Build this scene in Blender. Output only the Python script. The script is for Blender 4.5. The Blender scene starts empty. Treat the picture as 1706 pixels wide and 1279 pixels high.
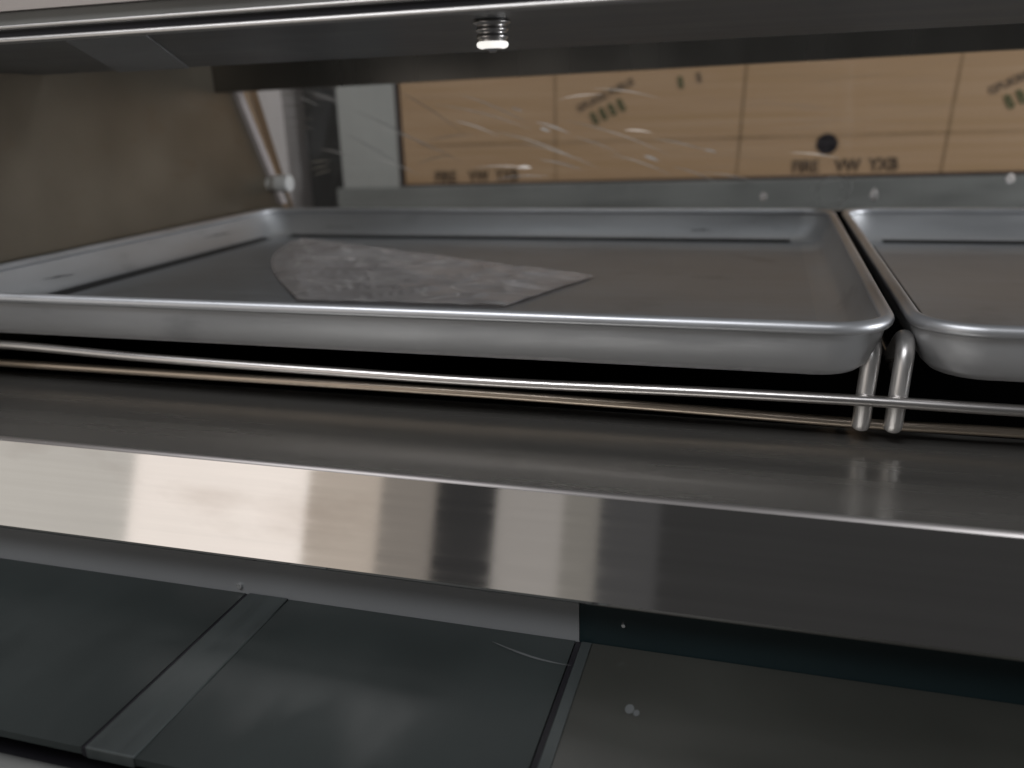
import bpy, bmesh, math, random
from mathutils import Vector, Matrix, noise
random.seed(7)
S = bpy.context.scene
C = S.collection

# ---------------- camera ----------------
R = [[0.95973367, 0.05778247, -0.27490446],
     [0.27926994, -0.30190199, 0.91151714],
     [-0.0303245, -0.95158624, -0.30588242]]
cam = bpy.data.objects.new('camera', bpy.data.cameras.new('camera'))
C.objects.link(cam)
m = Matrix.Identity(4)
for i in range(3):
    m[i][0] = R[i][0]; m[i][1] = -R[i][1]; m[i][2] = -R[i][2]
m[0][3], m[1][3], m[2][3] = 0, 0, 0.108
cam.matrix_world = m
cam.data.sensor_width = 36
cam.data.lens = 29.82
cam.data.clip_start = 0.02
cam.data.clip_end = 60
cam.data.dof.use_dof = True
cam.data.dof.focus_distance = 0.47
cam.data.dof.aperture_fstop = 5.4
S.camera = cam

# ---------------- world, lamps, exposure ----------------
w = bpy.data.worlds.new('World'); S.world = w; w.use_nodes = True
w.node_tree.nodes['Background'].inputs[0].default_value = (0.97, 0.98, 1.0, 1)
w.node_tree.nodes['Background'].inputs[1].default_value = 0.045
S.view_settings.view_transform = 'Standard'
S.view_settings.look = 'None'
S.view_settings.exposure = 0
S.view_settings.gamma = 1

def area(name, loc, target, sx, sy, radiance, col=(1, 1, 1)):
    l = bpy.data.lights.new(name, 'AREA'); l.shape = 'RECTANGLE'
    l.size = sx; l.size_y = sy
    l.energy = radiance * math.pi * sx * sy
    l.color = col
    o = bpy.data.objects.new(name, l); C.objects.link(o)
    o.location = loc
    d = Vector(target) - Vector(loc)
    o.rotation_euler = d.to_track_quat('-Z', 'Y').to_euler()
    return o

# bright shop front to the left of the photographer (seen mirrored in the steel fascia)
def front(x0, x1, rad, col, z0=-0.9, z1=0.9):
    return area('shopfront_light', ((x0+x1)/2, -1.5, (z0+z1)/2), ((x0+x1)/2, 0, (z0+z1)/2), x1-x0, z1-z0, rad, col)
front(-3.4, -1.87, 0.64, (1.0, 0.97, 0.91))
front(-1.87, -1.255, 1.20, (1.0, 0.93, 0.88))
front(-1.255, -1.02, 0.55, (1.0, 0.88, 0.76))
front(-1.02, -0.85, 0.24, (1.0, 0.90, 0.80))
front(-0.67, -0.48, 0.34, (1.0, 0.95, 0.90))
front(-0.48, -0.38, 0.20, (1.0, 0.95, 0.86))
front(-0.38, -0.22, 0.035, (0.95, 0.95, 1.0))
# ceiling lights of the room, in front of and behind the case
area('ceiling_light', (-0.7, -0.9, 1.7), (-0.1, 0.4, 0), 1.8, 0.6, 9.0, (0.94, 0.96, 1.0))
area('ceiling_light', (0.0, 1.15, 1.5), (0.0, 1.5, 0), 1.8, 0.3, 2.9, (1.0, 0.96, 0.93))
area('side_fill_light', (1.7, 0.42, 0.16), (-0.6, 0.68, 0.0), 0.35, 0.2, 85.0, (0.93, 0.96, 1.0))  # unseen lamp added at the right to brighten the pan's left wall
# unseen cool light added inside the case to brighten the pans and bag
area('case_fill_light', (-0.15, 0.74, 0.325), (-0.15, 0.74, 0), 0.7, 0.08, 1.7, (0.90, 0.95, 1.0))

# ---------------- materials ----------------
def nt(name):
    mt = bpy.data.materials.new(name); mt.use_nodes = True
    t = mt.node_tree
    return mt, t, t.nodes, t.links, t.nodes['Principled BSDF']

def metal(name, col, rough=0.3, metallic=1.0, streak=(2, 60, 60), bump=0.06, var=0.12, rvar=0.12, scale=6.0, stain=0.0, stain_col=(0.05, 0.04, 0.03), spec=0.5, stain_scale=14):
    mt, t, N, L, P = nt(name)
    tc = N.new('ShaderNodeTexCoord')
    mp = N.new('ShaderNodeMapping'); mp.inputs['Scale'].default_value = streak
    L.new(tc.outputs['Object'], mp.inputs[0])
    n1 = N.new('ShaderNodeTexNoise'); n1.inputs['Scale'].default_value = scale; n1.inputs['Detail'].default_value = 6
    L.new(mp.outputs[0], n1.inputs[0])
    n2 = N.new('ShaderNodeTexNoise'); n2.inputs['Scale'].default_value = 9; n2.inputs['Detail'].default_value = 4
    L.new(tc.outputs['Object'], n2.inputs[0])
    r1 = N.new('ShaderNodeMapRange')
    r1.inputs['From Min'].default_value = 0.3; r1.inputs['From Max'].default_value = 0.7
    r1.inputs['To Min'].default_value = rough - rvar / 2; r1.inputs['To Max'].default_value = rough + rvar / 2
    L.new(n1.outputs[0], r1.inputs[0])
    L.new(r1.outputs[0], P.inputs['Roughness'])
    mx = N.new('ShaderNodeMix'); mx.data_type = 'RGBA'
    mx.inputs[6].default_value = tuple(c * (1 - var) for c in col) + (1,)
    mx.inputs[7].default_value = tuple(min(1, c * (1 + var)) for c in col) + (1,)
    ad = N.new('ShaderNodeMath'); ad.operation = 'MULTIPLY_ADD'
    ad.inputs[1].default_value = 0.5; L.new(n1.outputs[0], ad.inputs[0])
    hf = N.new('ShaderNodeMath'); hf.operation = 'MULTIPLY'; hf.inputs[1].default_value = 0.5
    L.new(n2.outputs[0], hf.inputs[0]); L.new(hf.outputs[0], ad.inputs[2])
    rr = N.new('ShaderNodeMapRange'); rr.inputs['From Min'].default_value = 0.35; rr.inputs['From Max'].default_value = 0.65
    L.new(ad.outputs[0], rr.inputs[0]); L.new(rr.outputs[0], mx.inputs[0])
    out = mx.outputs[2]
    if stain > 0:
        n3 = N.new('ShaderNodeTexNoise'); n3.inputs['Scale'].default_value = stain_scale; n3.inputs['Detail'].default_value = 5
        mp3 = N.new('ShaderNodeMapping'); mp3.inputs['Scale'].default_value = (1, 1, 2.5)
        L.new(tc.outputs['Object'], mp3.inputs[0]); L.new(mp3.outputs[0], n3.inputs[0])
        r3 = N.new('ShaderNodeMapRange'); r3.inputs['From Min'].default_value = 0.60; r3.inputs['From Max'].default_value = 0.74
        r3.inputs['To Max'].default_value = stain
        L.new(n3.outputs[0], r3.inputs[0])
        m3 = N.new('ShaderNodeMix'); m3.data_type = 'RGBA'; m3.inputs[7].default_value = stain_col + (1,)
        L.new(r3.outputs[0], m3.inputs[0]); L.new(out, m3.inputs[6]); out = m3.outputs[2]
    L.new(out, P.inputs['Base Color'])
    P.inputs['Metallic'].default_value = metallic
    P.inputs['Specular IOR Level'].default_value = spec
    b = N.new('ShaderNodeBump'); b.inputs['Strength'].default_value = bump; b.inputs['Distance'].default_value = 0.002
    L.new(n1.outputs[0], b.inputs['Height']); L.new(b.outputs[0], P.inputs['Normal'])
    return mt

M = {}
M['pan'] = metal('aluminium', (0.46, 0.463, 0.47), 0.48, 0.6, (2, 2, 10), 0.03, 0.07, 0.12, 5, 0.25, (0.10, 0.10, 0.11))
M['panfloor'] = metal('aluminium_floor', (0.43, 0.445, 0.465), 0.48, 0.75, (2, 25, 2), 0.03, 0.10, 0.10, 4, 0.3, (0.16, 0.15, 0.14))
M['shade_scuff'] = metal('edge_shade_and_scuff', (0.03, 0.03, 0.03), 0.6, 0.2, (3, 3, 3), 0.02, 0.4, 0.1, 8)
M['bead'] = metal('aluminium_bead', (0.56, 0.565, 0.58), 0.42, 0.75, (3, 3, 3), 0.04, 0.06, 0.08, 9)
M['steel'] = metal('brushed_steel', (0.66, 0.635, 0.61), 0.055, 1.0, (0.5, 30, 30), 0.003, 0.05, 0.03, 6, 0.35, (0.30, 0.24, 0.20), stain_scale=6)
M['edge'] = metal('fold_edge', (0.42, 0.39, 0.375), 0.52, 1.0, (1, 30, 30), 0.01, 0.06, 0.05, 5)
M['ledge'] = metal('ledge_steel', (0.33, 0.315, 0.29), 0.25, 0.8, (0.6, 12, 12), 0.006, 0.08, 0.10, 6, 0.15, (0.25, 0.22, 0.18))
M['side'] = metal('side_steel', (0.27, 0.235, 0.185), 0.42, 0.85, (1, 1, 1), 0.10, 0.15, 0.15, 5, 0.4, (0.25, 0.19, 0.13))
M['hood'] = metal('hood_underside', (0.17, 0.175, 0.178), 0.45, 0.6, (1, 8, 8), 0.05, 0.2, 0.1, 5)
M['hoodrear'] = metal('hood_rear', (0.15, 0.14, 0.125), 0.25, 0.8, (5, 5, 0.6), 0.02, 0.15, 0.1, 3)
M['trim'] = metal('bright_trim', (0.55, 0.53, 0.51), 0.42, 1.0, (1, 30, 30), 0.03, 0.05, 0.06, 5)
M['upper'] = metal('upper_steel', (0.52, 0.48, 0.46), 0.5, 0.7, (1, 20, 20), 0.03, 0.08, 0.06, 5)
M['chrome'] = metal('chrome_wire', (0.62, 0.59, 0.57), 0.30, 1.0, (2, 20, 20), 0.03, 0.10, 0.08, 6)
M['postwire'] = metal('pale_wire', (0.66, 0.64, 0.62), 0.36, 0.8, (60, 60, 2), 0.03, 0.12, 0.10, 6)
M['warmwire'] = metal('tarnished_wire', (0.58, 0.49, 0.40), 0.34, 1.0, (1, 20, 20), 0.03, 0.15, 0.10, 6, 0.7, (0.30, 0.20, 0.11), stain_scale=5)
M['post'] = metal('grey_post', (0.36, 0.355, 0.34), 0.5, 0.3, (12, 12, 1), 0.03, 0.08, 0.1, 5)
M['rail'] = metal('grey_rail', (0.21, 0.21, 0.20), 0.5, 0.3, (1.2, 12, 12), 0.04, 0.2, 0.1, 4, 0.5, (0.12, 0.12, 0.11))
M['palewall'] = metal('pale_post', (0.56, 0.51, 0.50), 0.6, 0.0, (12, 12, 1), 0.02, 0.06, 0.1, 4)
M['panel'] = metal('grey_panel', (0.27, 0.275, 0.28), 0.5, 0.2, (1, 10, 10), 0.03, 0.06, 0.08, 4)
M['teal'] = metal('teal_panel', (0.009, 0.018, 0.020), 0.36, 0.0, (1, 10, 10), 0.03, 0.2, 0.08, 4, spec=0.4)
M['deck'] = metal('dark_glass', (0.028, 0.0335, 0.0325), 0.52, 0.0, (3, 1, 2), 0.03, 0.25, 0.2, 4, 0.7, (0.050, 0.052, 0.050), spec=0.35, stain_scale=5)
M['deckwarm'] = metal('dark_glass_warm', (0.035, 0.0352, 0.030), 0.48, 0.0, (2, 2, 2), 0.03, 0.2, 0.2, 3, 0.5, (0.05, 0.05, 0.045), spec=0.5, stain_scale=5)
M['divider'] = metal('divider_metal', (0.056, 0.064, 0.063), 0.5, 0.3, (30, 3, 3), 0.05, 0.15, 0.1, 5)
M['black'] = metal('black_liner', (0.004, 0.004, 0.005), 0.7, 0.0, (1, 1, 1), 0.0, 0.1, 0.1, 4, spec=0.1)
M['gasket'] = metal('black_gasket', (0.012, 0.011, 0.014), 0.6, 0.0, (1, 1, 1), 0.0, 0.1, 0.1, 4, spec=0.3)
M['knob'] = metal('white_plastic', (0.86, 0.86, 0.84), 0.4, 0.0, (4, 4, 4), 0.02, 0.05, 0.1, 4)
M['hole'] = metal('dark_hole', (0.015, 0.012, 0.014), 0.7, 0.0, (4, 4, 4), 0.02, 0.1, 0.1, 4, spec=0.1)
M['ink'] = metal('black_ink', (0.085, 0.058, 0.04), 0.8, 0.0, (4, 4, 4), 0.0, 0.3, 0.1, 30, spec=0.1)
M['faint'] = metal('faint_ink', (0.14, 0.10, 0.07), 0.8, 0.0, (4, 4, 4), 0.0, 0.2, 0.1, 30, spec=0.1)
M['green'] = metal('green_ink', (0.085, 0.09, 0.045), 0.8, 0.0, (4, 4, 4), 0.0, 0.3, 0.1, 40, spec=0.1)
M['line'] = metal('seam_line', (0.27, 0.175, 0.095), 0.8, 0.0, (4, 4, 4), 0.0, 0.3, 0.1, 20, spec=0.1)
M['border'] = metal('dark_border', (0.045, 0.03, 0.028), 0.7, 0.0, (4, 4, 4), 0.0, 0.2, 0.1, 10, spec=0.2)
M['batten'] = metal('wood_batten', (0.42, 0.30, 0.20), 0.6, 0.0, (20, 20, 1), 0.03, 0.15, 0.1, 4)
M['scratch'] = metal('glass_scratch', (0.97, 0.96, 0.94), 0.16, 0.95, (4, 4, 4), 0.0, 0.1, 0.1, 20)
M['wall'] = metal('dark_wall', (0.045, 0.042, 0.04), 0.8, 0.0, (4, 4, 1), 0.05, 0.3, 0.1, 3)

def wood():
    mt, t, N, L, P = nt('plywood_face')
    tc = N.new('ShaderNodeTexCoord')
    mp = N.new('ShaderNodeMapping'); mp.inputs['Scale'].default_value = (0.9, 1, 26); mp.inputs['Rotation'].default_value = (0, 0.02, 0)
    L.new(tc.outputs['Object'], mp.inputs[0])
    n = N.new('ShaderNodeTexNoise'); n.inputs['Scale'].default_value = 4; n.inputs['Detail'].default_value = 5; n.inputs['Distortion'].default_value = 0.6
    L.new(mp.outputs[0], n.inputs[0])
    n2 = N.new('ShaderNodeTexNoise'); n2.inputs['Scale'].default_value = 2.2; n2.inputs['Detail'].default_value = 2
    L.new(tc.outputs['Object'], n2.inputs[0])
    r = N.new('ShaderNodeValToRGB')
    r.color_ramp.elements[0].position = 0.34; r.color_ramp.elements[0].color = (0.36, 0.22, 0.105, 1)
    r.color_ramp.elements[1].position = 0.68; r.color_ramp.elements[1].color = (0.45, 0.30, 0.18, 1)
    e = r.color_ramp.elements.new(0.5); e.color = (0.40, 0.25, 0.14, 1)
    a = N.new('ShaderNodeMath'); a.operation = 'MULTIPLY_ADD'; a.inputs[1].default_value = 0.65
    h = N.new('ShaderNodeMath'); h.operation = 'MULTIPLY'; h.inputs[1].default_value = 0.35
    L.new(n2.outputs[0], h.inputs[0]); L.new(n.outputs[0], a.inputs[0]); L.new(h.outputs[0], a.inputs[2])
    L.new(a.outputs[0], r.inputs[0]); L.new(r.outputs[0], P.inputs['Base Color'])
    P.inputs['Roughness'].default_value = 0.6
    return mt
M['wood'] = wood()

def glass():
    mt, t, N, L, P = nt('pane_glass')
    N.remove(P); out = N['Material Output']
    tr = N.new('ShaderNodeBsdfTransparent'); tr.inputs[0].default_value = (0.92, 0.93, 0.92, 1)
    gl = N.new('ShaderNodeBsdfGlossy'); gl.inputs['Roughness'].default_value = 0.03
    df = N.new('ShaderNodeBsdfDiffuse'); df.inputs[0].default_value = (0.7, 0.68, 0.66, 1)
    fr = N.new('ShaderNodeFresnel'); fr.inputs[0].default_value = 1.22
    m1 = N.new('ShaderNodeMixShader'); L.new(fr.outputs[0], m1.inputs[0]); L.new(tr.outputs[0], m1.inputs[1]); L.new(gl.outputs[0], m1.inputs[2])
    # stretched wrinkle streaks of dried cleaner
    tc = N.new('ShaderNodeTexCoord')
    mp = N.new('ShaderNodeMapping'); mp.inputs['Scale'].default_value = (3, 3, 40); mp.inputs['Rotation'].default_value = (0, 0.38, 0)
    L.new(tc.outputs['Object'], mp.inputs[0])
    n = N.new('ShaderNodeTexNoise'); n.inputs['Scale'].default_value = 3; n.inputs['Detail'].default_value = 4; n.inputs['Distortion'].default_value = 1.2
    L.new(mp.outputs[0], n.inputs[0])
    n2 = N.new('ShaderNodeTexNoise'); n2.inputs['Scale'].default_value = 5; n2.inputs['Detail'].default_value = 2
    L.new(tc.outputs['Object'], n2.inputs[0])
    r = N.new('ShaderNodeMapRange'); r.inputs['From Min'].default_value = 0.52; r.inputs['From Max'].default_value = 0.75; r.inputs['To Max'].default_value = 0.08
    L.new(n.outputs[0], r.inputs[0])
    r2 = N.new('ShaderNodeMapRange'); r2.inputs['From Min'].default_value = 0.42; r2.inputs['From Max'].default_value = 0.7
    L.new(n2.outputs[0], r2.inputs[0])
    mu = N.new('ShaderNodeMath'); mu.operation = 'MULTIPLY'; L.new(r.outputs[0], mu.inputs[0]); L.new(r2.outputs[0], mu.inputs[1])
    ad = N.new('ShaderNodeMath'); ad.operation = 'ADD'; ad.inputs[1].default_value = 0.012; L.new(mu.outputs[0], ad.inputs[0])
    m2 = N.new('ShaderNodeMixShader'); L.new(ad.outputs[0], m2.inputs[0]); L.new(m1.outputs[0], m2.inputs[1]); L.new(df.outputs[0], m2.inputs[2])
    L.new(m2.outputs[0], out.inputs[0])
    return mt
M['glass'] = glass()

def film():
    mt, t, N, L, P = nt('clear_film')
    N.remove(P); out = N['Material Output']
    tr = N.new('ShaderNodeBsdfTransparent'); tr.inputs[0].default_value = (0.95, 0.925, 0.92, 1)
    gl = N.new('ShaderNodeBsdfGlossy'); gl.inputs['Roughness'].default_value = 0.14; gl.inputs[0].default_value = (1, 0.98, 0.96, 1)
    df = N.new('ShaderNodeBsdfDiffuse'); df.inputs[0].default_value = (0.93, 0.89, 0.88, 1)
    tc = N.new('ShaderNodeTexCoord')
    mp = N.new('ShaderNodeMapping'); mp.inputs['Scale'].default_value = (0.5, 2.0, 1); mp.inputs['Rotation'].default_value = (0, 0, 0.30)
    L.new(tc.outputs['Object'], mp.inputs[0])
    n = N.new('ShaderNodeTexNoise'); n.inputs['Scale'].default_value = 15; n.inputs['Detail'].default_value = 2; n.inputs['Distortion'].default_value = 0.6
    L.new(mp.outputs[0], n.inputs[0])
    # thin creases: where the noise crosses its middle value
    s1 = N.new('ShaderNodeMath'); s1.operation = 'SUBTRACT'; s1.inputs[1].default_value = 0.5; L.new(n.outputs[0], s1.inputs[0])
    s2 = N.new('ShaderNodeMath'); s2.operation = 'ABSOLUTE'; L.new(s1.outputs[0], s2.inputs[0])
    cr = N.new('ShaderNodeMapRange'); cr.inputs['From Min'].default_value = 0.0; cr.inputs['From Max'].default_value = 0.022; cr.inputs['To Min'].default_value = 1; cr.inputs['To Max'].default_value = 0
    L.new(s2.outputs[0], cr.inputs[0])
    n2 = N.new('ShaderNodeTexNoise'); n2.inputs['Scale'].default_value = 11; n2.inputs['Detail'].default_value = 2
    L.new(tc.outputs['Object'], n2.inputs[0])
    g2 = N.new('ShaderNodeMapRange'); g2.inputs['From Min'].default_value = 0.42; g2.inputs['From Max'].default_value = 0.62
    L.new(n2.outputs[0], g2.inputs[0])
    cm = N.new('ShaderNodeMath'); cm.operation = 'MULTIPLY'; L.new(cr.outputs[0], cm.inputs[0]); L.new(g2.outputs[0], cm.inputs[1])
    b = N.new('ShaderNodeBump'); b.inputs['Strength'].default_value = 0.6; b.inputs['Distance'].default_value = 0.008
    L.new(s2.outputs[0], b.inputs['Height']); L.new(b.outputs[0], gl.inputs['Normal'])
    m1 = N.new('ShaderNodeMixShader'); m1.inputs[0].default_value = 0.15
    L.new(tr.outputs[0], m1.inputs[1]); L.new(gl.outputs[0], m1.inputs[2])
    ma = N.new('ShaderNodeMath'); ma.operation = 'MULTIPLY_ADD'; ma.inputs[1].default_value = 0.50; L.new(cm.outputs[0], ma.inputs[0])
    gb = N.new('ShaderNodeMapRange'); gb.inputs['From Min'].default_value = 0.3; gb.inputs['From Max'].default_value = 0.7; gb.inputs['To Min'].default_value = 0.24; gb.inputs['To Max'].default_value = 0.40
    L.new(n2.outputs[0], gb.inputs[0]); L.new(gb.outputs[0], ma.inputs[2])
    m2 = N.new('ShaderNodeMixShader'); L.new(ma.outputs[0], m2.inputs[0]); L.new(m1.outputs[0], m2.inputs[1]); L.new(df.outputs[0], m2.inputs[2])
    L.new(m2.outputs[0], out.inputs[0])
    return mt
M['film'] = film()

# ---------------- helpers ----------------
def obj(name, bm, mat, parent=None, smooth=False, recalc=True, bevel=0):
    if recalc: bmesh.ops.recalc_face_normals(bm, faces=bm.faces)
    me = bpy.data.meshes.new(name); bm.to_mesh(me); bm.free()
    mats = mat if isinstance(mat, (list, tuple)) else [mat]
    for k in mats: me.materials.append(M[k])
    if smooth:
        for p in me.polygons: p.use_smooth = True
    o = bpy.data.objects.new(name, me); C.objects.link(o)
    if parent: o.parent = parent
    if bevel:
        b = o.modifiers.new('bevel', 'BEVEL'); b.width = bevel; b.segments = 2; b.limit_method = 'ANGLE'
    return o
def thing(name, label, cat, loc=(0, 0, 0), group=None):
    o = bpy.data.objects.new(name, None); C.objects.link(o)
    o.empty_display_size = 0.02
    o.location = loc
    o['label'] = label; o['category'] = cat
    if group: o['group'] = group
    o['_l'] = 0; del o['_l']
    return o
def tag(o, label, cat):
    o['label'] = label; o['category'] = cat
def box(bm, x0, x1, y0, y1, z0, z1):
    v = [bm.verts.new((x, y, z)) for x in (x0, x1) for y in (y0, y1) for z in (z0, z1)]
    for f in ((0,1,3,2),(4,6,7,5),(0,4,5,1),(2,3,7,6),(0,2,6,4),(1,5,7,3)):
        bm.faces.new([v[i] for i in f])
def bx(*a):
    bm = bmesh.new(); box(bm, *a); return bm
def prism_x(bm, prof, x0, x1):
    """extrude a closed (y,z) outline along x"""
    a = [bm.verts.new((x0, y, z)) for y, z in prof]; b = [bm.verts.new((x1, y, z)) for y, z in prof]
    n = len(prof)
    for i in range(n): bm.faces.new((a[i], a[(i+1) % n], b[(i+1) % n], b[i]))
    bm.faces.new(a[::-1]); bm.faces.new(b)
def tube(bm, pts, r, n=12, closed=False, sx=1.0):
    pts = [Vector(p) for p in pts]; rings = []
    N = len(pts)
    prev = None
    for i, p in enumerate(pts):
        if closed: d = pts[(i+1) % N] - pts[i-1]
        else: d = pts[min(i+1, N-1)] - pts[max(i-1, 0)]
        d.normalize()
        if prev is None:
            up = Vector((0, 0, 1)) if abs(d.z) < 0.9 else Vector((0, 1, 0))
            s = d.cross(up).normalized()
        else: s = (prev - d*prev.dot(d)).normalized()
        u = s.cross(d).normalized(); prev = s
        rings.append([bm.verts.new(p + s*math.cos(2*math.pi*k/n)*r*sx + u*math.sin(2*math.pi*k/n)*r) for k in range(n)])
    rng = range(N) if closed else range(N-1)
    for i in rng:
        a, b = rings[i], rings[(i+1) % N]
        for k in range(n): bm.faces.new((a[k], a[(k+1) % n], b[(k+1) % n], b[k]))
    if not closed: bm.faces.new(rings[0][::-1]); bm.faces.new(rings[-1])
def smooth_path(pts, k=8):
    pts = [Vector(p) for p in pts]; out = []
    P = [pts[0]*2-pts[1]] + pts + [pts[-1]*2-pts[-2]]
    for i in range(1, len(P)-2):
        for j in range(k):
            t = j/k
            out.append(0.5*((2*P[i]) + (-P[i-1]+P[i+1])*t + (2*P[i-1]-5*P[i]+4*P[i+1]-P[i+2])*t*t + (-P[i-1]+3*P[i]-3*P[i+1]+P[i+2])*t**3))
    out.append(pts[-1]); return out
def rrect(x0, x1, y0, y1, r, n=8, seg=10):
    out = []
    for cx, cy, a0 in ((x1-r, y1-r, 0), (x0+r, y1-r, 90), (x0+r, y0+r, 180), (x1-r, y0+r, 270)):
        for k in range(n+1):
            a = math.radians(a0 + 90*k/n); out.append((cx+r*math.cos(a), cy+r*math.sin(a)))
    # subdivide long straight runs
    res = []
    for i, p in enumerate(out):
        q = out[(i+1) % len(out)]
        res.append(p)
        d = math.hypot(q[0]-p[0], q[1]-p[1])
        if d > 0.1:
            for k in range(1, seg): res.append((p[0]+(q[0]-p[0])*k/seg, p[1]+(q[1]-p[1])*k/seg))
    return res

# ---------------- the room behind ----------------
o = obj('wall', bx(-4, 3, 2.6, 2.7, -1.2, 2.2), 'wall'); o['kind'] = 'structure'
o = obj('floor', bx(-4, 3, 0.9, 2.6, -1.3, -1.2), 'wall'); o['kind'] = 'structure'

# ---------------- display case ----------------
case = thing('display_case', 'stainless steel warming display case with dark hood, slanted rear glass and bright front fascia', 'display case', (0, 0.5, -0.2))
def cpart(name, bm, mat, parent=None, **k):
    o = obj(name, bm, mat, parent or case, **k)
    if parent is None: o.matrix_parent_inverse = Matrix.Translation((0, -0.5, 0.2))
    return o
# ledge sheet: fold of sheet metal with a small radius
def ledge_profile():
    th = math.radians(12); ct, st = math.cos(th), math.sin(th)
    r = 0.0022; L = 0.0565
    def F(d, o=0):      # d metres down the face, o outwards
        return (0.371 - st*d - ct*o, -0.070 - ct*d + st*o)
    R_ = 0.0030; k = R_*math.tan((math.pi/2 - th)/2)
    cy, cz = 0.371 + k, -0.070 - R_
    p = [(0.488, -0.070)]
    for i in range(9):
        a_ = math.radians(90 + (90-12)*i/8); p.append((cy + R_*math.cos(a_), cz + R_*math.sin(a_)))
    p += [F(L - 0.002), F(L - 0.0008, -0.0002), F(L, -0.0010), F(L, -0.012), F(L-.0015, -0.012), F(L-.0015, -0.0025), F(0.004, -0.0025), (0.376, -0.0725), (0.488, -0.0725)]
    return p
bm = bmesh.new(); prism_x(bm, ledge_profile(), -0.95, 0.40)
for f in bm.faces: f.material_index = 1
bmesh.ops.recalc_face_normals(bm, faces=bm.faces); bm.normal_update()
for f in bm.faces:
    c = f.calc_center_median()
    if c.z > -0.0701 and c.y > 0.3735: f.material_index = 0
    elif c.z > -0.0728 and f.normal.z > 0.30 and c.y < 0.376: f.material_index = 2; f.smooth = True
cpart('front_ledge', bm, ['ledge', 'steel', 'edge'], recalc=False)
# black well under the pans
bm = bmesh.new()
box(bm, -0.60, 0.40, 0.489, 0.98, -0.112, -0.110)
box(bm, -0.60, 0.40, 0.4885, 0.490, -0.110, -0.0700)
box(bm, -0.60, 0.40, 0.98, 0.984, -0.112, -0.004)
box(bm, -0.604, -0.601, 0.489, 0.984, -0.112, -0.0360)
cpart('heating_well', bm, 'black')
# side panel with slanted rear edge
def slab_yz(prof, x0, x1):
    bm = bmesh.new(); prism_x(bm, prof, x0, x1); return bm
cpart('side_panel', slab_yz([(0.376, -0.068), (0.996, -0.068), (0.995, -0.006), (0.895, 0.182), (0.86, 0.34), (0.376, 0.34)], -0.612, -0.6005), 'side', bevel=0.001)
# slanted edge bracket holding the rear glass
bm = bmesh.new(); prism_x(bm, [(0.978, 0.004), (0.992, 0.004), (0.903, 0.172), (0.889, 0.172)], -0.6003, -0.594)
cpart('glass_channel', bm, 'palewall')
# rear glass, leaning towards the front at the top
gl = cpart('rear_glass', slab_yz([(0.9935, -0.004), (0.9975, -0.004), (0.9055, 0.170), (0.9015, 0.170)], -0.5935, 0.55), 'glass')
# smears and scratch glints on the glass
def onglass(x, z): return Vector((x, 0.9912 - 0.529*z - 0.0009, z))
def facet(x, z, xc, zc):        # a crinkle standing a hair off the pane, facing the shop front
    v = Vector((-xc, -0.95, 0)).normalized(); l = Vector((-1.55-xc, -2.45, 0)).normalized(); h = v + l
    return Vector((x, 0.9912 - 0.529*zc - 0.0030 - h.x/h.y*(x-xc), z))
def streak(x, z, dx, dz, wd):
    bm = bmesh.new(); n = 9; A = []; B = []; xc, zc = x+dx/2, z+dz/2
    for k in range(n):
        t = k/(n-1); ww = wd*math.sin(math.pi*(0.04+0.92*t)); bend = 0.035*math.sin(math.pi*t)*dx
        A.append(bm.verts.new(facet(x+dx*t, z+dz*t+bend+ww/2, xc, z+dz*t))); B.append(bm.verts.new(facet(x+dx*t, z+dz*t+bend-ww/2, xc, z+dz*t)))
    for k in range(n-1): bm.faces.new((A[k], A[k+1], B[k+1], B[k]))
    cpart('glass_scratch', bm, 'scratch', recalc=False)
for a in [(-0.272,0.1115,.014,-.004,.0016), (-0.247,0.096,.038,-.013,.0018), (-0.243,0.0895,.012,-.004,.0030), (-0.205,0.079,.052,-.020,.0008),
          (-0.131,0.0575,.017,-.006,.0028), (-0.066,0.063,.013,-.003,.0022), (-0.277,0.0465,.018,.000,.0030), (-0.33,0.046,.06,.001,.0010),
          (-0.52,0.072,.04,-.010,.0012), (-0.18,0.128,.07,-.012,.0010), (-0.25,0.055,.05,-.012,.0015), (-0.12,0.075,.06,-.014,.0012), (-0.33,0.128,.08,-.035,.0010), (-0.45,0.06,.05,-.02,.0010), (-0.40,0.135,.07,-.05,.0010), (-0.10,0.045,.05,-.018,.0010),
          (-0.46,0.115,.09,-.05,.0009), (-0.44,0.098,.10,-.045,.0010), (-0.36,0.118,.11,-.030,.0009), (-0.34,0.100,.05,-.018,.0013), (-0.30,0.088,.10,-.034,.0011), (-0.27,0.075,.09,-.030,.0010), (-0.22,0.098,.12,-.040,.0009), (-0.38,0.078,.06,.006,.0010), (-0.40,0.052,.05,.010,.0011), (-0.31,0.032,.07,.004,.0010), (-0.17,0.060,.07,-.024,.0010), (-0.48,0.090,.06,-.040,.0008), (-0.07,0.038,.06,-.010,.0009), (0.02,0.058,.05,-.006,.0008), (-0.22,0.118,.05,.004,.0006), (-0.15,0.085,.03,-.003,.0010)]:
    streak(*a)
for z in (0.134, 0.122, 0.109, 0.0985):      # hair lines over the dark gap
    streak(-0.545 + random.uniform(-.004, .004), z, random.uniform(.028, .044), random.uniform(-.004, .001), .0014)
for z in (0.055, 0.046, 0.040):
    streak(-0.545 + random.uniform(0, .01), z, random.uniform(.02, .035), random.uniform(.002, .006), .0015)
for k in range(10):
    streak(-0.50 + random.uniform(-.04, .02), 0.142 - random.uniform(0, .012), random.uniform(.02, .04), -random.uniform(.004, .016), .0007)
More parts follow.
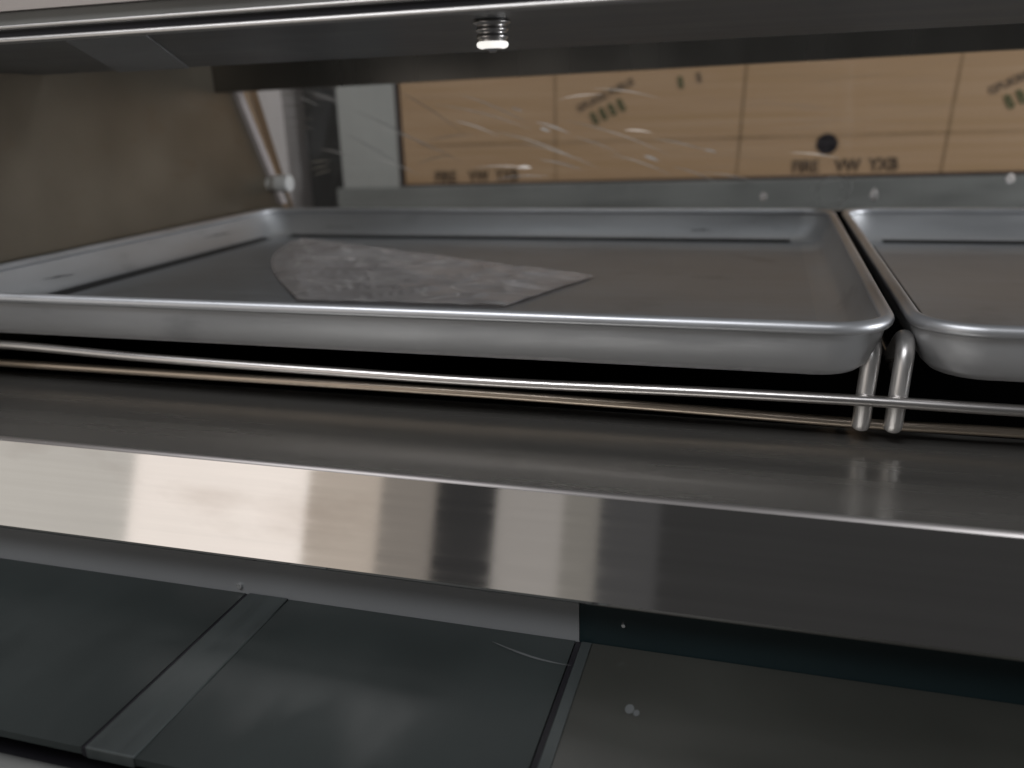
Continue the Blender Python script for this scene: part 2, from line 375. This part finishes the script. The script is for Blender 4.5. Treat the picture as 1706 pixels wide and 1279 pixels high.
def spot(bm, x, z, rx, rz, n=14):
    c = bm.verts.new(facet(x, z, x, z)); v = [bm.verts.new(facet(x+rx*math.cos(2*math.pi*k/n)*(1+.15*math.sin(3*k)), z+rz*math.sin(2*math.pi*k/n), x, z)) for k in range(n)]
    for k in range(n): bm.faces.new((c, v[k], v[(k+1) % n]))
for a in [(-0.003, 0.011, .004, .005), (0.109, 0.013, .004, .007), (0.233, 0.029, .004, .0055)]:
    bm = bmesh.new(); spot(bm, *a); cpart('water_spot', bm, 'scratch')
bm = bmesh.new()
for rr, wd, a0, a1 in ((0.021, .0022, 200, 400), (0.012, .0016, 20, 250), (0.017, .0010, 0, 330)):
    A = []; B = []
    for k in range(25):
        a = math.radians(a0 + (a1-a0)*k/24); r1 = rr*(1 + .08*math.sin(2*a))
        A.append(bm.verts.new(onglass(0.064+r1*math.cos(a), 0.017+r1*0.85*math.sin(a)))); B.append(bm.verts.new(onglass(0.064+(r1+wd)*math.cos(a), 0.017+(r1+wd)*0.85*math.sin(a))))
    for k in range(24): bm.faces.new((A[k], A[k+1], B[k+1], B[k]))
M['swirl'] = metal('dried_swirl', (0.42, 0.42, 0.40), 0.6, 0.0, (4, 4, 4), 0.0, 0.4, 0.1, 40, spec=0.2)
cpart('dried_swirl', bm, 'swirl')
# front hood: slim box with dark groove and two bright trims
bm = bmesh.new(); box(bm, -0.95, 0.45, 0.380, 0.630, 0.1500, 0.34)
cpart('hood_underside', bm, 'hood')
bm = bmesh.new(); tube(bm, [(-0.95+1.4*k/10, 0.3775, 0.1503) for k in range(11)], 0.0017, 10)
cpart('hood_trim', bm, 'trim', smooth=True)
cpart('hood_gasket', bx(-0.95, 0.45, 0.3785, 0.3799, 0.1517, 0.1550), 'gasket')
bm = bmesh.new(); tube(bm, [(-0.95+1.4*k/10, 0.3775, 0.1565) for k in range(11)], 0.0012, 10)
cpart('hood_trim', bm, 'trim', smooth=True)
cpart('hood_face', slab_yz([(0.3780, 0.1572), (0.3799, 0.1572), (0.3799, 0.1635), (0.3780, 0.1635)], -0.95, 0.45), 'rail')
cpart('hood_upper_face', slab_yz([(0.3740, 0.1637), (0.3798, 0.1637), (0.3798, 0.22), (0.3655, 0.22)], -0.95, 0.45), 'upper')
cpart('light_block_roof', bx(-0.60, 0.55, 0.631, 0.871, 0.333, 0.339), 'hood')  # unseen roof added to keep light from above out of the case
# rear header
bm = bmesh.new(); box(bm, -0.60, 0.55, 0.872, 0.898, 0.1380, 0.34)
for v in bm.verts:
    if v.co.z < 0.2 and v.co.x > 0: v.co.z += 0.011
cpart('rear_header', bm, 'hoodrear')
# knob on the glass edge
bm = bmesh.new(); tube(bm, [(-0.606, 0.962, 0.031), (-0.588, 0.962, 0.031)], 0.0085, 20); 
tube(bm, [(-0.590, 0.962, 0.031), (-0.586, 0.962, 0.031), (-0.572, 0.962, 0.031), (-0.570, 0.962, 0.031)], 0.0105, 20)
cpart('glass_knob', bm, 'knob', smooth=False, bevel=0.002)
# lamp socket hanging from the hood
lamp = bpy.data.objects.new('lamp_socket', None)
bm = bmesh.new()
prof = [(0.1505, .0058), (0.1490, .0078), (0.1484, .0078), (0.1478, .0062), (0.1466, .0062), (0.1460, .0068), (0.1450, .0068), (0.1444, .0060), (0.1434, .0060), (0.1428, .0066), (0.1418, .0066), (0.1410, .0058), (0.1392, .0062), (0.1380, .0060), (0.1372, .0050), (0.1366, .0020), (0.1354, .0014)]
rings = [[bm.verts.new((-0.131+1.15*r*math.cos(2*math.pi*k/20), 0.420+1.15*r*math.sin(2*math.pi*k/20), z)) for k in range(20)] for z, r in prof]
for a, b in zip(rings, rings[1:]):
    for k in range(20): bm.faces.new((a[k], a[(k+1) % 20], b[(k+1) % 20], b[k]))
bm.faces.new(rings[0]); bm.faces.new(rings[-1][::-1])
cpart('lamp_socket', bm, 'chrome', smooth=True)
bm = bmesh.new()
bulb = [(0.1402, .0060), (0.1398, .0065), (0.1388, .0067), (0.1378, .0064), (0.1372, .0054), (0.1370, .0040)]
rings = [[bm.verts.new((-0.131+1.15*r*math.cos(2*math.pi*k/20), 0.420+1.15*r*math.sin(2*math.pi*k/20), z)) for k in range(20)] for z, r in bulb]
for a, b in zip(rings, rings[1:]):
    for k in range(20): bm.faces.new((a[k], a[(k+1) % 20], b[(k+1) % 20], b[k]))
bm.faces.new(rings[0]); bm.faces.new(rings[-1][::-1])
mt, t_, N_, L_, P_ = nt('lit_bulb'); P_.inputs['Base Color'].default_value = (0.8, 0.8, 0.78, 1)
P_.inputs['Emission Color'].default_value = (1, 0.97, 0.92, 1); P_.inputs['Emission Strength'].default_value = 0.9
M['bulb'] = mt
cpart('lamp_bulb', bm, 'bulb', smooth=True)
# pale wedge added under the hood, standing for a light reflection
bm = bmesh.new(); 
q = [(-0.348, 0.384), (-0.299, 0.384), (-0.452, 0.626), (-0.520, 0.626)]
lo = [bm.verts.new((x, y, 0.1488)) for x, y in q]; hi = [bm.verts.new((x, y, 0.1499)) for x, y in q]
bm.faces.new(lo); bm.faces.new(hi[::-1])
for k in range(4): bm.faces.new((lo[k], lo[(k+1) % 4], hi[(k+1) % 4], hi[k]))
cpart('reflection_wedge', bm, 'panel')

# ---------------- lower counter ----------------
ctr = thing('glass_counter', 'dark glass topped counter shelf with grey dividers under the bright steel fascia', 'counter', (0, 0.3, -0.2))
def kpart(name, bm, mat, **k):
    o = obj(name, bm, mat, ctr, **k); o.matrix_parent_inverse = Matrix.Translation((0, -0.3, 0.2)); return o
kpart('back_panel', bx(-0.95, -0.0815, 0.3785, 0.3825, -0.164, -0.1345), 'panel')
kpart('tinted_panel', bx(-0.0812, 0.42, 0.3785, 0.3825, -0.164, -0.1345), 'teal')
kpart('glass_panel', bx(-0.95, -0.2835, 0.246, 0.378, -0.164, -0.1600), 'deck')
kpart('glass_panel', bx(-0.2545, -0.0835, 0.246, 0.378, -0.164, -0.1600), 'deck')
kpart('glass_panel', bx(-0.0790, 0.42, 0.246, 0.378, -0.164, -0.1600), 'deckwarm')
kpart('divider_strip', bx(-0.2810, -0.2548, 0.2455, 0.378, -0.1655, -0.1590), 'divider', bevel=0.0008)
kpart('seam_gasket', bx(-0.2834, -0.2812, 0.246, 0.378, -0.165, -0.1603), 'gasket')
kpart('seam_gasket', bx(-0.0830, -0.0803, 0.246, 0.378, -0.165, -0.1603), 'gasket')
kpart('divider_strip', bx(-0.0798, -0.0745, 0.2465, 0.377, -0.1598, -0.1592), 'divider')
kpart('inner_frame', bx(-0.95, 0.42, 0.15, 0.40, -0.30, -0.185), 'gasket')
bm = bmesh.new(); tube(bm, [(-0.95, 0.2335, -0.1755), (-0.2, 0.2335, -0.1755), (0.42, 0.2335, -0.1755)], 0.0105, 16)
kpart('front_rail', bm, 'rail', smooth=True)
bm = bmesh.new()       # curved pale line painted on the glass for a reflection
A = []; B = []
for k in range(20):
    t = k/19; x = -0.126 + 0.045*t; y = 0.3665 - 0.010*math.sin(t*1.5)
    wd = 0.0016*math.sin(math.pi*(0.05+0.9*t))
    A.append(bm.verts.new((x, y, -0.1596))); B.append(bm.verts.new((x, y-wd, -0.1596)))
for k in range(19): bm.faces.new((A[k], A[k+1], B[k+1], B[k]))
M['glint_spot'] = metal('glint_spot_mark', (0.10, 0.105, 0.105), 0.6, 0.0, (4, 4, 4), 0.0, 0.2, 0.1, 20)
kpart('glint_spot_mark', bm, 'glint_spot')
bm = bmesh.new()
for x, y, r in ((-0.0475, 0.331, .0022), (-0.044, 0.329, .0015)):
    c = bm.verts.new((x, y, -0.1596)); v = [bm.verts.new((x+r*math.cos(k*.6283), y+r*math.sin(k*.6283)*1.6, -0.1596)) for k in range(10)]
    for k in range(10): bm.faces.new((c, v[k], v[(k+1) % 10]))
kpart('water_spot', bm, 'glint_spot')
bm = bmesh.new()
tube(bm, [(-0.287, 0.3784, -0.1555), (-0.287, 0.3772, -0.1555)], 0.0016, 10)
kpart('rivet', bm, 'scratch')
bm = bmesh.new()
tube(bm, [(-0.058, 0.3784, -0.1465), (-0.058, 0.3772, -0.1465)], 0.0010, 10)
kpart('rivet', bm, 'scratch')

# ---------------- wire rack ----------------
rack = thing('wire_rack', 'chrome wire rack of two long rods and paired short posts under the sheet pans', 'rack', (0, 0.5, -0.07))
def rpart(name, bm, mat='chrome', **k):
    o = obj(name, bm, mat, rack, smooth=True, **k); o.matrix_parent_inverse = Matrix.Translation((0, -0.5, 0.07)); return o
bm = bmesh.new()
tube(bm, smooth_path([(-0.60, .456, -.0390), (-0.505, .456, -.0385), (-0.39, .456, -.0420), (-0.24, .456, -.0440), (-0.137, .456, -.0445), (-0.03, .456, -.0430), (0.06, .456, -.0425), (0.131, .456, -.0430), (0.40, .456, -.0440)]), 0.0031)
rpart('front_rod', bm)
bm = bmesh.new()
tube(bm, smooth_path([(-0.60, .472, -.0572), (-0.538, .472, -.0575), (-0.39, .472, -.0577), (-0.24, .472, -.0577), (-0.143, .472, -.0580), (-0.04, .472, -.0592), (0.06, .472, -.0610), (0.136, .472, -.0605), (0.40, .472, -.0600)]), 0.0029)
rpart('lower_rod', bm, mat='warmwire')
for x in (0.0545, 0.0705):
    bm = bmesh.new()
    pts = [(x+.0045, 0.96, -.0365), (x+.0045, 0.75, -.0365), (x+.0040, 0.52, -.0365), (x+.0035, .482, -.0350)]
    tube(bm, smooth_path(pts, 4), 0.0024, 12)
    rpart('cross_wire', bm)
    bm = bmesh.new()
    pts = [(x+.0055, .515, -.0330), (x+.0052, .500, -.0240), (x+.0049, .487, -.0165), (x+.0045, .4765, -.0135), (x+.0040, .4690, -.0150), (x+.0034, .4640, -.0205), (x+.0027, .4622, -.0300), (x+.0020, .4620, -.0440), (x+.0018, .4640, -.056), (x+.0017, .4655, -.0595)]
    tube(bm, smooth_path(pts, 6), 0.0048, 16)
    rpart('post', bm, mat='postwire')
for x in (-0.56, -0.36, -0.16, 0.16, 0.30):
    bm = bmesh.new(); tube(bm, [(x, 0.52, -.0365), (x, 0.97, -.0365)], 0.0022, 10); rpart('cross_wire', bm)

# ---------------- sheet pans ----------------
def pan_body():
    bm = bmesh.new()
    W, D = 0.330, 0.2525; H = -0.0305
    spec = [  # inset, z, corner radius  (inner skin top -> floor, then outer skin)
        (0.0035, -0.0010, .030), (0.0050, -0.0080, .029), (0.0115, -0.0228, .026), (0.0155, -0.0266, .024), (0.0215, -0.0282, .020), (0.030, -0.0285, .014)]
    rings = []
    for ins, z, r in spec:
        rings.append([bm.verts.new((x, y, z)) for x, y in rrect(-W+ins, W-ins, -D+ins, D-ins, r)])
    n = len(rings[0])
    for a, b in zip(rings, rings[1:]):
        for k in range(n): bm.faces.new((a[k], a[(k+1) % n], b[(k+1) % n], b[k]))
    bm.faces.ensure_lookup_table()
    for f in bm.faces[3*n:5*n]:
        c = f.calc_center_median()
        if c.y > D-0.05 and abs(c.x) < W-0.04 or (c.x < -W+0.026 and c.y < D-0.05): f.material_index = 2  # shadow and dark reflection painted along the back and left floor edge
    f = bm.faces.new(rings[-1]); f.material_index = 1
    outer = []
    for ins, z, r in [(0.0020, -0.0010, .031), (0.0036, -0.0082, .030), (0.0090, -0.0232, .026), (0.0135, -0.0276, .024), (0.0240, -0.0292, .021), (0.032, -0.0298, .014)]:
        outer.append([bm.verts.new((x, y, z)) for x, y in rrect(-W+ins, W-ins, -D+ins, D-ins, r)])
    for a, b in zip(outer, outer[1:]):
        for k in range(n): bm.faces.new((a[k], b[k], b[(k+1) % n], a[(k+1) % n]))
    bm.faces.new(outer[-1][::-1])
    for k in range(n): bm.faces.new((rings[0][k], outer[0][k], outer[0][(k+1) % n], rings[0][(k+1) % n]))
    bm.faces.ensure_lookup_table()
    return bm
def make_pan(cx, cy, label):
    t = thing('sheet_pan', label, 'sheet pan', (cx, cy, -0.0306), 'aluminium sheet pans side by side on the rack')
    b = obj('pan_body', pan_body(), ['pan', 'panfloor', 'shade_scuff'], t, smooth=True, recalc=True); b.location = (0, 0, 0.0306)
    md = b.modifiers.new('es', 'EDGE_SPLIT'); md.split_angle = math.radians(50)
    bm = bmesh.new(); tube(bm, [(x, y, 0) for x, y in rrect(-0.3275, 0.3275, -0.250, 0.250, .030, 12)], 0.0036, 12, closed=True)
    r = obj('rolled_rim', bm, 'bead', t, smooth=True); r.location = (0, 0, 0.0306)
    return t
p1 = make_pan(-0.2635, 0.6885, 'wide aluminium sheet pan holding the clear plastic bag')
p2 = thing('sheet_pan', 'empty aluminium sheet pan cut off by the right edge of the photo', 'sheet pan', (0.4045, 0.6940, -0.0306), 'aluminium sheet pans side by side on the rack')
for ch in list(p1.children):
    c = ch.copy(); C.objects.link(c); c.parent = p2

def scuff(pts, wd, nrm):
    bm = bmesh.new(); A = []; B = []; n = 8
    p0, p1 = Vector(pts[0]), Vector(pts[1]); nv = Vector(nrm).normalized(); sd = (p1-p0).cross(nv).normalized()
    for k in range(n):
        t = k/(n-1); ww = wd*0.55*math.sin(math.pi*(0.05+0.9*t))*(0.2+1.3*random.random())/2
        q = p0.lerp(p1, t) + nv*(0.0018 if nrm[1] < -0.5 and nrm[2] < 0 else 0.0004) + sd*random.uniform(-.0003, .0003)
        A.append(bm.verts.new(q+sd*ww)); B.append(bm.verts.new(q-sd*ww))
    for k in range(n-1): bm.faces.new((A[k], A[k+1], B[k+1], B[k]))
    o = obj('scuff_mark', bm, 'shade_scuff', p1_pan); o.matrix_parent_inverse = Matrix.Translation((0.2635, -0.6885, 0.0306))
p1_pan = p1
NL, NF, NB = (0.87, 0, 0.5), (0, -0.88, -0.48), (0, -0.87, 0.5)
scuff([(-0.5843, 0.570, -0.0154), (-0.5831, 0.6056, -0.0174)], 0.0016, NL)
scuff([(-0.5858, 0.7975, -0.0128), (-0.5849, 0.8465, -0.0143)], 0.0018, NL)
scuff([(-0.2596, 0.4471, -0.0218), (-0.2537, 0.4473, -0.0220)], 0.0020, NF)
scuff([(-0.422, 0.447, -0.0218), (-0.3865, 0.4471, -0.0219)], 0.0010, NF)
scuff([(-0.2450, 0.4474, -0.0226), (-0.2139, 0.4474, -0.0226)], 0.0006, NF)
scuff([(-0.5118, 0.9303, -0.0181), (-0.4716, 0.9296, -0.0191)], 0.0014, NB)
scuff([(-0.0759, 0.9298, -0.0189), (-0.054, 0.9302, -0.0181)], 0.0016, NB)

# ---------------- plastic bag ----------------
A0, A1, A2, A3 = Vector((-0.345, 0.575)), Vector((-0.178, 0.580)), Vector((-0.136, 0.700)), Vector((-0.492, 0.885))
LFT = Vector((-0.488, 0.775))
def bag():
    bm = bmesh.new(); NU, NV = 90, 50
    def P(u, v):
        lo = A0.lerp(A1, u); hi = A3.lerp(A2, u)
        p = lo.lerp(hi, v)
        # left side bulges out to LFT
        p += (LFT - A0.lerp(A3, 0.6)) * (1-u)**2 * math.sin(math.pi*min(1, v/1.2))
        return p
    grids = []
    for s in (1, 0):
        g = []
        for i in range(NU+1):
            row = []
            for j in range(NV+1):
                u, v = i/NU, j/NV; p = P(u, v)
                e = min(1, 8*min(u, 1-u, v, 1-v))
                q = Vector((p.x*9 + p.y*4, p.y*26 - p.x*6, 0.3))
                w1 = noise.noise(q); w2 = 1-abs(noise.noise(q*2.3+Vector((5, 3, 1)))); w3 = noise.noise(Vector((p.x*70, p.y*70, 2)))
                z = -0.0288
                if s: z += 0.0012 + e*(0.0035 + 0.0024*w1 + 0.0028*max(0, w2-0.82)/0.18)
                if s: z += 0.0012*(1-e)*(1+noise.noise(Vector((p.x*60, p.y*60, 7))))
                row.append(bm.verts.new((p.x, p.y, max(z, -0.0290))))
            g.append(row)
        grids.append(g)
    for g in grids[:1]:
        for i in range(NU):
            for j in range(NV): bm.faces.new((g[i][j], g[i+1][j], g[i+1][j+1], g[i][j+1]))
    for v in list(bm.verts):
        if not v.link_faces: bm.verts.remove(v)
    # rim of the bag: a thin closed edge all the way down to the pan
    return bm
bg = obj('plastic_bag', bag(), 'film', None, smooth=True)
sd = bg.modifiers.new('film', 'SOLIDIFY'); sd.thickness = 0.0003; sd.offset = 0
tag(bg, 'crumpled clear plastic bag lying flat on the floor of the sheet pan', 'plastic bag')

# ---------------- shelf frame and boards behind ----------------
fr = thing('shelf_frame', 'grey metal frame with upright post and long bottom rail around the plywood board', 'metal frame', (0, 1.5, -0.1))
def fpart(name, bm, mat):
    o = obj(name, bm, mat, fr, bevel=0.001); o.matrix_parent_inverse = Matrix.Translation((0, -1.5, 0.1)); return o
bm = bmesh.new(); box(bm, -0.775, -0.659, 1.500, 1.56, -0.022, 0.60); fpart('upright_post', bm, 'post')
bm = bmesh.new(); box(bm, -0.785, 0.9, 1.490, 1.56, -0.14, -0.0215)
for v in bm.verts:
    if v.co.x > 0 and v.co.z > -0.05: v.co.z += 0.020
fpart('bottom_rail', bm, 'rail')
tag(obj('pale_post', bx(-0.995, -0.889, 1.50, 1.58, -1.19, 0.60), 'palewall', bevel=0.001), 'pale upright post behind the slanted left edge of the rear glass', 'post')
BATTEN = bmesh.new()
def _b(z): t = (z + 0.006)/0.156; return -0.6205 - 0.0370*t
v = [BATTEN.verts.new((_b(z) + dx, 1.02 + dy, z)) for z in (-0.25, 0.25) for dy in (0, 0.02) for dx in (-0.0045, 0.0045)]
for f in ((0,1,3,2),(4,6,7,5),(0,4,5,1),(2,3,7,6),(0,2,6,4),(1,5,7,3)): BATTEN.faces.new([v[i] for i in f])
bt = obj('wooden_batten', BATTEN, 'batten')
tag(bt, 'thin slanted wooden batten beside the left edge of the rear glass', 'batten')

pb = thing('plywood_board', 'tan plywood board with grid lines, green stamp and dark knot hole behind the glass', 'plywood board', (0, 1.52, 0))
def ppart(name, bm, mat, rot=0):
    o = obj(name, bm, mat, pb); o.matrix_parent_inverse = Matrix.Translation((0, -1.52, 0)); return o
def brd(z0f, x): return -0.0210 + 0.018*(x+0.66)/1.04 + z0f
bm = bmesh.new(); box(bm, -0.652, 0.95, 1.512, 1.530, -0.0190, 0.60)
for v in bm.verts:
    if v.co.x > 0 and v.co.z < 0: v.co.z += 0.024
ppart('board_sheet', bm, 'wood')
Yb = 1.5108
def ribbon(pts, wd, mat, name):
    bm = bmesh.new(); A = []; B = []
    for i, (x, z) in enumerate(pts):
        q = pts[min(i+1, len(pts)-1)]; p = pts[max(i-1, 0)]
        d = Vector((q[0]-p[0], q[1]-p[1])).normalized(); nx, nz = -d.y, d.x
        k = wd*(0.7+0.6*random.random())/2
        A.append(bm.verts.new((x+nx*k, Yb, z+nz*k))); B.append(bm.verts.new((x-nx*k, Yb, z-nz*k)))
    for k in range(len(pts)-1): bm.faces.new((A[k], A[k+1], B[k+1], B[k]))
    return ppart(name, bm, mat)
for x, dx in ((-0.360, .002), (-0.040, .010), (0.277, .015)):
    ribbon([(x - dx*k/8, 0.22-0.235*k/8) for k in range(9)], 0.0022, 'line', 'grid_line')
ribbon([(-0.62 + 1.5*k/24, 0.0530+0.006*k/24) for k in range(25)], 0.0022, 'line', 'grid_line')
bm = bmesh.new(); box(bm, -0.6585, -0.6525, 1.506, 1.53, -0.019, 0.60); ppart('dark_border', bm, 'border')
bm = bmesh.new(); box(bm, -0.6585, 0.95, 1.498, 1.5115, -0.0212, -0.0165)
for v in bm.verts:
    if v.co.x > 0: v.co.z += 0.0215
ppart('dark_border', bm, 'border')
bm = bmesh.new(); c = bm.verts.new((0.0895, Yb-.0004, 0.0425))
v = [bm.verts.new((0.0895+0.0165*math.cos(k*.2618)*(1+.06*math.sin(k*2)), Yb-.0004, 0.0425+0.0165*math.sin(k*.2618))) for k in range(24)]
for k in range(24): bm.faces.new((c, v[k], v[(k+1) % 24]))
ppart('knot_hole', bm, 'hole')
def text(s, x, z, size, rot, mat, name='stamped_text', sx=1.0, shear=0, spacing=1.0):
    cu = bpy.data.curves.new('t', 'FONT'); cu.body = s; cu.size = size; cu.shear = shear; cu.space_character = spacing; cu.offset = size*0.03
    to = bpy.data.objects.new('t', cu); C.objects.link(to)
    bpy.context.view_layer.update()
    me = bpy.data.meshes.new_from_object(to.evaluated_get(bpy.context.evaluated_depsgraph_get()))
    bpy.data.objects.remove(to)
    mat4 = Matrix.Translation((x, Yb-0.0005, z)) @ Matrix.Rotation(-rot, 4, 'Y') @ Matrix.Rotation(math.pi/2, 4, 'X') @ Matrix.Diagonal((sx, 1, 1, 1))
    me.transform(mat4); me.materials.append(M[mat])
    o = bpy.data.objects.new(name, me); C.objects.link(o); o.parent = pb
    o.matrix_parent_inverse = Matrix.Translation((0, -1.52, 0))
    return o
for x0, z0 in ((-0.592, -0.0125), (0.038, -0.0020)):
    text('FIRE', x0, z0, 0.027, 0.02, 'ink', sx=0.85)
    text('VW', x0+0.067, z0+0.001, 0.027, 0.02, 'ink', sx=0.85)
    text('YXB', x0+0.118, z0+0.002, 0.027, 0.02, 'ink', sx=0.85)
for x0, z0 in ((-0.292, 0.081), (0.345, 0.088)):
    text('8888', x0, z0, 0.030, 0.42, 'green', sx=0.72, shear=-0.12, spacing=1.55)
    text('GFUKRE PURUS', x0-0.028, z0+0.022, 0.016, 0.42, 'faint', sx=0.95)
text('8', -0.150, 0.136, 0.026, 0.2, 'green', sx=0.7)
text('8', -0.120, 0.144, 0.022, 0.2, 'faint', sx=0.7)
for o in list(C.objects):
    if 'kind' not in o.keys() and o.type == 'MESH': pass
